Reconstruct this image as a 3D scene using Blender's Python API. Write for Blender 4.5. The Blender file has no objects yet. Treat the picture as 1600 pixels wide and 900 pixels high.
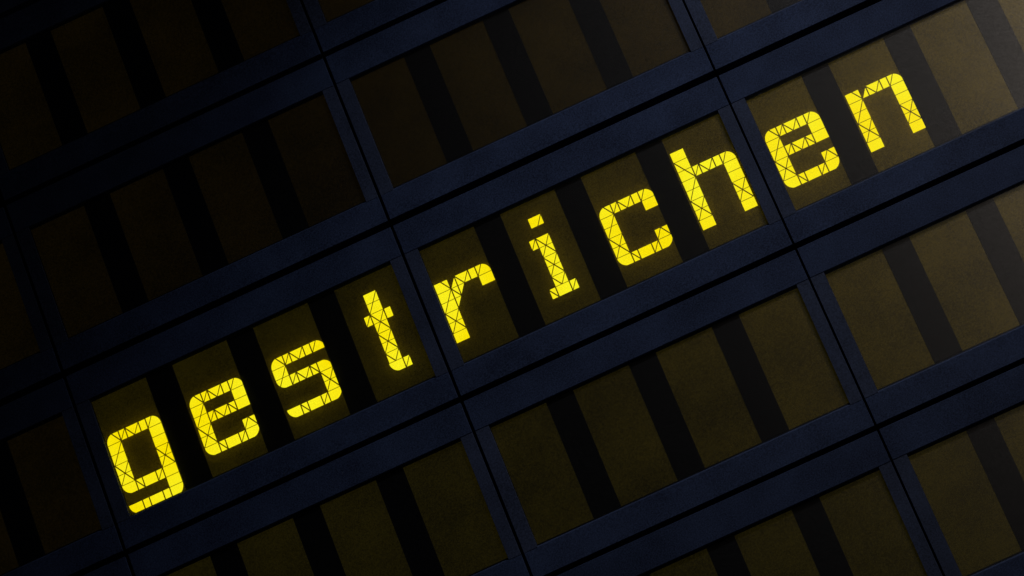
import bpy, bmesh, math, random
from mathutils import Matrix, Vector

random.seed(7)
scene = bpy.context.scene
C = scene.collection

# ------------------------------------------------------------------ camera
S = 0.40                       # metres per module width
RV = [[0.9066126698837678, 0.3341277690467566, 0.2577054534891794],
      [-0.416148711892454, 0.8090410432777932, 0.415057634410248],
      [-0.06981200753794202, -0.4835403026054984, 0.8725337009879363]]
CAMPOS = (2.10736978, 6.85921902, -10.67917302)      # board units: right, down, into the board


def W(x, y, z=0.0):
    """board units (right, down, into board) -> world metres (board stands upright, faces -Y)"""
    return Vector((x * S, z * S, -y * S))


def D(v):
    return Vector((v[0], v[2], -v[1]))


cam_data = bpy.data.cameras.new('camera')
cam = bpy.data.objects.new('camera', cam_data)
C.objects.link(cam)
right, down, fwd = D(RV[0]), D(RV[1]), D(RV[2])
m = Matrix((right, -down, -fwd)).transposed().to_4x4()
m.translation = W(*CAMPOS)
cam.matrix_world = m
cam_data.sensor_width = 36.0
cam_data.lens = 7000.0 / 1600.0 * 36.0
cam_data.clip_start = 0.05
cam_data.clip_end = 100
scene.camera = cam

# ------------------------------------------------------------------ world, lamps, exposure
world = bpy.data.worlds.new('World')
scene.world = world
world.use_nodes = True
bg = world.node_tree.nodes['Background']
bg.inputs[0].default_value = (0.35, 0.5, 1.0, 1)
bg.inputs[1].default_value = 0.0012

scene.view_settings.view_transform = 'Standard'
scene.view_settings.look = 'None'
scene.view_settings.exposure = 0
scene.view_settings.gamma = 1
scene.view_settings.use_curve_mapping = False


def area_lamp(name, loc, target, size, power, col):
    l = bpy.data.lights.new(name, 'AREA')
    l.shape = 'RECTANGLE'
    l.size, l.size_y = size
    l.energy = power
    l.color = col
    o = bpy.data.objects.new(name, l)
    o.location = loc
    o.rotation_euler = (Vector(target) - Vector(loc)).to_track_quat('-Z', 'Y').to_euler()
    C.objects.link(o)
    return o


# added cool spot above and in front of the board, cone shaped for falloff, and a warmer lamp to the right
# that the satin cover panes mirror towards the upper right
sp = bpy.data.lights.new('falloff_spot', 'SPOT')
sp.energy = 46.0
sp.color = (0.90, 0.93, 1.0)
sp.spot_size = math.radians(46)
sp.spot_blend = 1.0
sp.shadow_soft_size = 0.09
so = bpy.data.objects.new('falloff_spot', sp)
so.location = (1.45, -0.85, 1.00)
so.rotation_euler = (Vector((0.50, 0, -0.80)) - so.location).to_track_quat('-Z', 'Y').to_euler()
C.objects.link(so)
area_lamp('warm_lamp', (1.53, -1.05, 0.0), (1.2, 0, -0.4), (0.36, 0.6), 2.2, (1.0, 0.87, 0.76))

# ------------------------------------------------------------------ materials
MAT = {}


def nodes(name):
    mt = bpy.data.materials.new(name)
    mt.use_nodes = True
    nt = mt.node_tree
    nt.nodes.clear()
    return mt, nt, nt.nodes.new('ShaderNodeOutputMaterial')


def coords(nt, scale, kind='NOISE', detail=3.0, rough=0.6):
    tc = nt.nodes.new('ShaderNodeNewGeometry')
    n = nt.nodes.new('ShaderNodeTexNoise')
    n.inputs['Scale'].default_value = scale
    n.inputs['Detail'].default_value = detail
    n.inputs['Roughness'].default_value = rough
    nt.links.new(tc.outputs['Position'], n.inputs['Vector'])
    return n.outputs['Fac']


def ramp(nt, fac, stops):
    r = nt.nodes.new('ShaderNodeValToRGB')
    e = r.color_ramp.elements
    e[0].position, e[0].color = stops[0][0], (*stops[0][1], 1)
    e[1].position, e[1].color = stops[-1][0], (*stops[-1][1], 1)
    for p, c in stops[1:-1]:
        k = e.new(p)
        k.color = (*c, 1)
    nt.links.new(fac, r.inputs[0])
    return r.outputs[0]


def painted(name, a, b, rough=0.55, spec=0.35, grain=620, bump=0.25, emit=None, dust=0.0):
    mt, nt, out = nodes(name)
    bs = nt.nodes.new('ShaderNodeBsdfPrincipled')
    bs.inputs['Roughness'].default_value = rough
    bs.inputs['Specular IOR Level'].default_value = spec
    g = coords(nt, grain, detail=2.0, rough=0.7)
    big = coords(nt, 14, detail=4.0)
    mx = nt.nodes.new('ShaderNodeMath')
    mx.operation = 'MULTIPLY_ADD'
    nt.links.new(g, mx.inputs[0])
    mx.inputs[1].default_value = 0.65
    md = nt.nodes.new('ShaderNodeMath')
    md.operation = 'MULTIPLY'
    nt.links.new(big, md.inputs[0])
    md.inputs[1].default_value = 0.35
    nt.links.new(md.outputs[0], mx.inputs[2])
    col = ramp(nt, mx.outputs[0], [(0.35, a), (0.65, b)])
    if dust:                                             # sparse pale dust specks
        dn = coords(nt, 210, detail=3.0, rough=0.75)
        dm = ramp(nt, dn, [(0.70, (0, 0, 0)), (0.78, (dust, dust, dust))])
        ad = nt.nodes.new('ShaderNodeMix')
        ad.data_type = 'RGBA'
        ad.blend_type = 'ADD'
        ad.inputs['Factor'].default_value = 1.0
        nt.links.new(col, ad.inputs['A'])
        nt.links.new(dm, ad.inputs['B'])
        col = ad.outputs['Result']
    nt.links.new(col, bs.inputs['Base Color'])
    if bump:
        bp = nt.nodes.new('ShaderNodeBump')
        bp.inputs['Strength'].default_value = bump
        bp.inputs['Distance'].default_value = 0.0004
        nt.links.new(g, bp.inputs['Height'])
        nt.links.new(bp.outputs[0], bs.inputs['Normal'])
    if emit:
        ecol, est = emit
        er = ramp(nt, mx.outputs[0], [(0.38, tuple(v * 0.5 for v in ecol)), (0.62, tuple(v * 1.5 for v in ecol))])
        nt.links.new(er, bs.inputs['Emission Color'])
        bs.inputs['Emission Strength'].default_value = est
    nt.links.new(bs.outputs[0], out.inputs[0])
    MAT[name] = mt
    return mt


painted('navy_paint', (0.003, 0.007, 0.024), (0.027, 0.044, 0.104), rough=0.7, spec=0.12, dust=0.09)
painted('stile_plastic', (0.005, 0.009, 0.023), (0.032, 0.045, 0.094), rough=0.65, spec=0.15, dust=0.08)
painted('black_plastic', (0.006, 0.006, 0.008), (0.014, 0.014, 0.017), rough=0.5, bump=0.1)
painted('wall_black', (0.004, 0.004, 0.005), (0.007, 0.007, 0.008), rough=0.9, bump=0)
painted('lcd_dimmed', (0.04, 0.028, 0.004), (0.15, 0.108, 0.018), rough=0.5, bump=0.1, emit=((0.0027, 0.0017, 0.0002), 1.0))  # blank cells up and left: dimmer copy, weaker light put into the colour
painted('lcd_brightened', (0.10, 0.074, 0.006), (0.34, 0.25, 0.032), rough=0.5, bump=0.1, emit=((0.0066, 0.0052, 0.0005), 1.0))  # blank cells lower down: backlight leak, with stronger light put into the colour
painted('lcd_active', (0.10, 0.074, 0.006), (0.34, 0.25, 0.032), rough=0.5, bump=0.1, emit=((0.0088, 0.0068, 0.0003), 1.0))

# lit segment: backlit yellow
mt, nt, out = nodes('segment_lit')
em = nt.nodes.new('ShaderNodeEmission')
f1 = coords(nt, 9, detail=1.0)
nt.links.new(ramp(nt, f1, [(0.35, (1.0, 0.80, 0.000)), (0.65, (1.0, 0.92, 0.014))]), em.inputs[0])
em.inputs[1].default_value = 1.05
nt.links.new(em.outputs[0], out.inputs[0])
MAT['segment_lit'] = mt

# cover pane: clear sheet with a satin antiglare surface
mt, nt, out = nodes('antiglare_pane')
tr = nt.nodes.new('ShaderNodeBsdfTransparent')
gl = nt.nodes.new('ShaderNodeBsdfGlossy')
gl.inputs['Roughness'].default_value = 0.31
gl.inputs['Color'].default_value = (1, 1, 1, 1)
fr = nt.nodes.new('ShaderNodeFresnel')
fr.inputs['IOR'].default_value = 1.45
gr = coords(nt, 640, detail=2.0, rough=0.7)
mr = nt.nodes.new('ShaderNodeMapRange')
mr.inputs['From Min'].default_value = 0.3
mr.inputs['From Max'].default_value = 0.7
mr.inputs['To Min'].default_value = 0.75
mr.inputs['To Max'].default_value = 1.95
nt.links.new(gr, mr.inputs['Value'])
mu = nt.nodes.new('ShaderNodeMath')
mu.operation = 'MULTIPLY'
nt.links.new(fr.outputs[0], mu.inputs[0])
nt.links.new(mr.outputs[0], mu.inputs[1])
mix = nt.nodes.new('ShaderNodeMixShader')
nt.links.new(mu.outputs[0], mix.inputs[0])
nt.links.new(tr.outputs[0], mix.inputs[1])
nt.links.new(gl.outputs[0], mix.inputs[2])
nt.links.new(mix.outputs[0], out.inputs[0])
MAT['antiglare_pane'] = mt


# ------------------------------------------------------------------ mesh helpers
def to_mesh(name, bm, mat):
    me = bpy.data.meshes.new(name)
    bmesh.ops.recalc_face_normals(bm, faces=bm.faces)
    bm.to_mesh(me)
    bm.free()
    me.materials.append(MAT[mat])
    return me


def profile_mesh(name, prof, x0, x1, mat, bevel=0.0):
    """prof: list of (y_down, z_in) points extruded from x0 to x1"""
    bm = bmesh.new()
    a = [bm.verts.new(W(x0, y, z)) for y, z in prof]
    b = [bm.verts.new(W(x1, y, z)) for y, z in prof]
    n = len(prof)
    bm.faces.new(a)
    bm.faces.new(b[::-1])
    for i in range(n):
        bm.faces.new((a[i], b[i], b[(i + 1) % n], a[(i + 1) % n]))
    if bevel:
        bmesh.ops.bevel(bm, geom=bm.edges[:], offset=bevel * S, segments=2, affect='EDGES', profile=0.5)
    return to_mesh(name, bm, mat)


def box_mesh(name, x0, x1, y0, y1, z0, z1, mat, bevel=0.0):
    return profile_mesh(name, [(y0, z0), (y1, z0), (y1, z1), (y0, z1)], x0, x1, mat, bevel)


def poly_mesh(name, poly, z0, z1, mat):
    bm = bmesh.new()
    a = [bm.verts.new(W(x, y, z0)) for x, y in poly]
    b = [bm.verts.new(W(x, y, z1)) for x, y in poly]
    n = len(poly)
    bm.faces.new(a)
    bm.faces.new(b[::-1])
    for i in range(n):
        bm.faces.new((a[i], b[i], b[(i + 1) % n], a[(i + 1) % n]))
    return to_mesh(name, bm, mat)


def link(name, me, parent):
    o = bpy.data.objects.new(name, me)
    C.objects.link(o)
    o.parent = parent
    return o


# ------------------------------------------------------------------ segment alphabet
G = 0.001
XL = [0, 40.5, 61, 81.5, 102, 123, 162.5]
YL = [158.5 + 32.8 * n for n in range(11)]
X = lambda i: XL[i]
Y = lambda n: YL[n]
THICK, THIN, FINE = 3.5, 2.6, 2.1
CUTS = []
for n in range(0, 11):                                   # horizontal conductors
    CUTS.append(((-2, Y(n)), (165, Y(n)), FINE))
for i in (1, 2, 4, 5):                                   # vertical ones
    CUTS.append(((X(i), Y(0)), (X(i), Y(10)), THICK if i in (1, 5) else THICK))
CUTS += [((0, Y(1)), (X(1), Y(3)), THICK), ((X(1), Y(3)), (X(2), Y(4)), THICK),
         ((X(1), Y(3)), (0, Y(5)), THIN), ((X(1), Y(5)), (0, Y(7)), THIN), ((0, Y(5)), (X(1), Y(7)), THICK),
         ((X(6), Y(5)), (X(5), Y(7)), THIN), ((X(5), Y(5)), (X(6), Y(7)), THICK),
         (((X(5) + X(6)) / 2, Y(2)), (X(5), Y(3)), THIN),
         ((X(2), Y(2)), (X(1), Y(3)), THIN), ((X(3), Y(3)), (X(2), Y(4)), THIN),
         ((X(2), Y(4)), (X(1), Y(5)), THIN), ((X(4), Y(0)), (X(2), Y(2)), THIN),
         ((X(4), Y(2)), (X(2), Y(4)), THIN), ((X(2), Y(2)), (X(4), Y(4)), THICK),
         ((X(4), Y(4)), (X(2), Y(6)), THIN), ((X(2), Y(4)), (X(4), Y(6)), THICK),
         ((X(4), Y(6)), (X(3), Y(7)), THIN), ((X(2), Y(6)), (X(3), Y(7)), THICK),
         ((X(4), Y(4)), (X(5), Y(5)), THICK), ((X(1), Y(7)), (X(2), Y(8)), THICK),
         ((X(5), Y(7)), (X(4), Y(8)), THIN)]


def rect(i0, i1, n0, n1, arcs=''):
    x0, x1, y0, y1 = X(i0), X(i1), Y(n0), Y(n1)
    rx, ry = 27.0, 31.0
    out = []

    def corner(x, y, sx, sy, k, a0):
        if k in arcs:
            for s in range(9):
                t = math.radians(a0 + 90 * s / 8)
                out.append((x + sx * rx + rx * math.cos(t), y + sy * ry + ry * math.sin(t)))
        else:
            out.append((x, y))
    corner(x0, y0, 1, 1, 'a', 180)
    corner(x1, y0, -1, 1, 'b', 270)
    corner(x1, y1, -1, -1, 'c', 0)
    corner(x0, y1, 1, -1, 'd', 90)
    return out


HOOK = [(X(2), Y(2)), (X(5), Y(2)), (X(5), Y(3)), (X(1), Y(3))]
LETTERS = {
    'g': [rect(0, 1, 2, 8, 'ad'), rect(1, 5, 2, 3), rect(5, 6, 2, 10, 'bc'), rect(1, 5, 7, 8), rect(1, 5, 9, 10), rect(0, 1, 9, 10, 'd')],
    'e': [rect(0, 1, 2, 8, 'ad'), rect(1, 5, 2, 3), rect(5, 6, 2, 5, 'b'), rect(1, 5, 4, 5), rect(5, 6, 6, 8, 'c'), rect(1, 5, 7, 8)],
    's': [rect(0, 1, 2, 5, 'ad'), rect(1, 5, 2, 3), rect(5, 6, 2, 3, 'b'), rect(1, 5, 4, 5), rect(5, 6, 4, 8, 'bc'), rect(1, 5, 7, 8), rect(0, 1, 7, 8, 'd')],
    't': [rect(2, 4, 0, 8, 'd'), rect(1, 2, 2, 3), rect(4, 5, 2, 3), rect(4, 5, 7, 8)],
    'r': [rect(0, 1, 2, 8), HOOK, [(X(1), Y(3)), (X(3), Y(3)), (X(2), Y(4)), (X(1), Y(4))], [(X(1), Y(4)), (X(2), Y(4)), (X(1), Y(5))], rect(5, 6, 2, 4, 'b')],
    'i': [rect(2, 4, 0, 1), rect(2, 4, 2, 8), rect(1, 2, 2, 3), rect(1, 2, 7, 8), rect(4, 5, 7, 8)],
    'c': [rect(0, 1, 2, 8, 'ad'), rect(1, 5, 2, 3), rect(5, 6, 2, 4, 'b'), rect(5, 6, 6, 8, 'c'), rect(1, 5, 7, 8)],
    'h': [rect(0, 1, 0, 8), rect(1, 5, 2, 3), rect(5, 6, 2, 8, 'b')],
    'n': [rect(0, 1, 2, 8), HOOK, rect(5, 6, 2, 8, 'b')],
}


def clip(poly, nx, ny, d):
    """keep nx*x+ny*y >= d"""
    out = []
    for i in range(len(poly)):
        p, q = poly[i], poly[(i + 1) % len(poly)]
        a, b = nx * p[0] + ny * p[1] - d, nx * q[0] + ny * q[1] - d
        if a >= 0:
            out.append(p)
        if (a > 0 > b) or (a < 0 < b):
            t = a / (a - b)
            out.append((p[0] + t * (q[0] - p[0]), p[1] + t * (q[1] - p[1])))
    return out


def area(p):
    return abs(sum(p[i][0] * p[(i + 1) % len(p)][1] - p[(i + 1) % len(p)][0] * p[i][1] for i in range(len(p)))) / 2


def chord(poly, a, b):
    """parameter interval (in units of |ab|) of the infinite line a-b inside the convex poly"""
    dx, dy = b[0] - a[0], b[1] - a[1]
    L = math.hypot(dx, dy)
    nx, ny = -dy / L, dx / L
    d = nx * a[0] + ny * a[1]
    ts = []
    for i in range(len(poly)):
        p, q = poly[i], poly[(i + 1) % len(poly)]
        s, t = nx * p[0] + ny * p[1] - d, nx * q[0] + ny * q[1] - d
        if (s > 1e-6) != (t > 1e-6) or abs(s) < 1e-6:
            k = s / (s - t) if abs(s - t) > 1e-9 else 0
            k = min(max(k, 0), 1)
            x, y = p[0] + k * (q[0] - p[0]), p[1] + k * (q[1] - p[1])
            ts.append(((x - a[0]) * dx + (y - a[1]) * dy) / (L * L))
    if len(ts) < 2:
        return None
    return min(ts), max(ts), nx, ny, d, L


def split(polys):
    for a, b, w in CUTS:
        res = []
        for p in polys:
            c = chord(p, a, b)
            if c:
                t0, t1, nx, ny, d, L = c
                inside = max(0, min(t1, 1) - max(t0, 0))
                if (t1 - t0) * L > 2.0 and inside > 0.6 * (t1 - t0):
                    u = clip(p, nx, ny, d + w / 2)
                    v = clip(p, -nx, -ny, -d + w / 2)
                    res += [q for q in (u, v) if len(q) > 2 and area(q) > 4.0]
                    continue
            res.append(p)
        polys = res
    return polys


def glyph_pieces(ch):
    out = []
    for p in LETTERS[ch]:
        out += split([p])
    clean = []
    for p in out:
        q = []
        for v in p:
            if not q or math.hypot(v[0] - q[-1][0], v[1] - q[-1][1]) > 0.15:
                q.append(v)
        if math.hypot(q[0][0] - q[-1][0], q[0][1] - q[-1][1]) < 0.15:
            q.pop()
        if len(q) > 2:
            clean.append(q)
    return clean


# ------------------------------------------------------------------ display modules
ASP = 1.686612863274455
HM = 1 / ASP                                            # module pitch, vertical
XS = {-1: -1.0, 0: 0.0, 1: 1.008, 2: 2.0, 3: 3.0}
YS = {-2: -2 * HM, -1: -HM, 0: 0.0, 1: 1.0053 * HM, 2: 2.0042 * HM, 3: 3 * HM, 4: 4 * HM}
DP = 0.022                                               # depth of the LCD face
CELL0, CPITCH, CW = 0.0445, 0.2465, 0.1665
SX = {0: 1.009, 1: 0.9955}
LX = {0: 0.0, 1: 1.0063, 2: 2.0}
gx, gt, gb = 0.0048, 0.0085, 0.0085                      # half gaps
LABEL = {
    (0, 1): ('dark blue display module lit with the yellow letters g, e, s and t', 'ges'),
    (1, 1): ('dark blue display module lit with the yellow letters r, i, c and h', ''),
    (2, 1): ('dark blue display module with the two lit yellow letters e and n', ''),
    (-1, 1): ('blank display module left of the lit letter g, cut by the left edge', ''),
    (0, 0): ('blank display module directly above the one lit with g, e, s, t', ''),
    (1, 0): ('blank display module directly above the one lit with r, i, c, h', ''),
    (2, 0): ('blank display module directly above the lit e and n, cut by the top edge', ''),
    (-1, 0): ('blank display module at the left edge, diagonally up left of the lit letter g', ''),
    (0, -1): ('very dark blank display module filling the top left corner of the board', ''),
    (1, -1): ('blank display module second above r, i, c, h, only a corner in view', ''),
    (0, -2): ('near black sliver of the topmost module at the top left corner', ''),
    (-1, 2): ('blank module diagonally below left of letter g, only a corner at the bottom edge', ''),
    (0, 2): ('blank display module directly below the one lit with g, e, s, t', ''),
    (1, 2): ('blank display module directly below the one lit with r, i, c, h', ''),
    (2, 2): ('blank display module directly below the one lit with e and n', ''),
    (1, 3): ('blank display module second below the lit r, i, c, h, cut by the bottom edge', ''),
    (2, 3): ('blank display module second below the lit e and n, in the bottom right corner', ''),
}
TEXT = {(0, 1): 'gest', (1, 1): 'rich', (2, 1): 'en'}
LOFF = {(0, 1): [(.0035, .0002), (.0095, .0002), (.013, .0002), (.0148, .0002)],
        (1, 1): [(.0037, -.0012)] * 4, (2, 1): [(.0030, -.0046), (.0050, -.0040)]}

rz = DP + 0.0055
meshes = {
    'top_rail': profile_mesh('top_rail', [(gt, 0), (.1058, 0), (.1058, .05), (gt, .05)], gx, 1 - gx, 'navy_paint', 0.0012),
    'bottom_rail': profile_mesh('bottom_rail', [(.4815, DP - .0005), (.4985, .002), (HM - gb, -.002), (HM - gb, .05), (.4815, .05)], gx, 1 - gx, 'navy_paint', 0.0010),
    'side_left': profile_mesh('side_stile', [(.1060, .0012), (.4990, .0012), (.4990, .0040), (.4811, DP + .004), (.4811, .05), (.1060, .05)], gx, .0442, 'stile_plastic', 0.0006),
    'side_right': profile_mesh('side_stile', [(.1060, .0012), (.4990, .0012), (.4990, .0040), (.4811, DP + .004), (.4811, .05), (.1060, .05)], .9595, 1 - gx, 'stile_plastic', 0.0006),
    'back_plate': box_mesh('back_plate', .0446, .9591, .1062, .4811, .040, .048, 'wall_black'),
    'cover_pane': box_mesh('cover_pane', .0420, .9620, .0980, .4935, DP - .0122, DP - .0110, 'antiglare_pane'),
}
bars = []
for k in range(3):
    a = CELL0 + CPITCH * k + CW
    b = CELL0 + CPITCH * (k + 1)
    bars.append(box_mesh('separator_bar', a, b, .0990, .4809, DP - .0030, .039, 'black_plastic', 0.0006))
cells = {}
for act in (0, 1, 2):
    for k in range(4):
        a = CELL0 + CPITCH * k + .0003
        b = a + CW - .0006 if k < 3 else .9590
        cells[(act, k)] = box_mesh('character_cell', a, b, .1000, .4807, DP, .039, ('lcd_dimmed', 'lcd_active', 'lcd_brightened')[act])

seg_cache = {}
for (c, r), (lab, _) in LABEL.items():
    t = bpy.data.objects.new('display_module', None)
    t.empty_display_size = 0.05
    C.objects.link(t)
    t.location = W(XS[c], YS[r] + random.uniform(-.0005, .0005), random.uniform(-.0008, .0008))
    t.scale = (SX.get(c, 1.0), 1, 1)
    t['label'] = lab
    t['category'] = 'display module'
    t['group'] = 'display modules of the board'
    for nm in ('top_rail', 'bottom_rail', 'back_plate', 'cover_pane'):
        link(nm, meshes[nm], t)
    link('side_stile', meshes['side_left'], t)
    link('side_stile', meshes['side_right'], t)
    for bmsh in bars:
        link('separator_bar', bmsh, t)
    word = TEXT.get((c, r), '')
    for k in range(4):
        ch = word[k] if k < len(word) else ''
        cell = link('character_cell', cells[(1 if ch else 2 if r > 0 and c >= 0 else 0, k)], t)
        if ch:
            ox, oy = LOFF[(c, r)][k]
            ox += CELL0 + CPITCH * k
            cell['label'] = 'character cell lit with the yellow letter ' + ch
            for pc in glyph_pieces(ch):
                pts = [((LX[c] + ox + x * G - XS[c]) / SX.get(c, 1.0), oy + y * G) for x, y in pc]
                link('segment', poly_mesh('segment', pts, DP - .0007, DP - .0003, 'segment_lit'), cell)

# ------------------------------------------------------------------ backing
bm = bmesh.new()
vs = [bm.verts.new(W(x, y, z)) for z in (.060, .10) for x, y in ((-2.2, -2.2), (4.6, -2.2), (4.6, 3.4), (-2.2, 3.4))]
for q in ((0, 1, 2, 3), (7, 6, 5, 4), (0, 4, 5, 1), (1, 5, 6, 2), (2, 6, 7, 3), (3, 7, 4, 0)):
    bm.faces.new([vs[i] for i in q])
wall = bpy.data.objects.new('wall', to_mesh('wall', bm, 'wall_black'))
C.objects.link(wall)
wall['kind'] = 'structure'
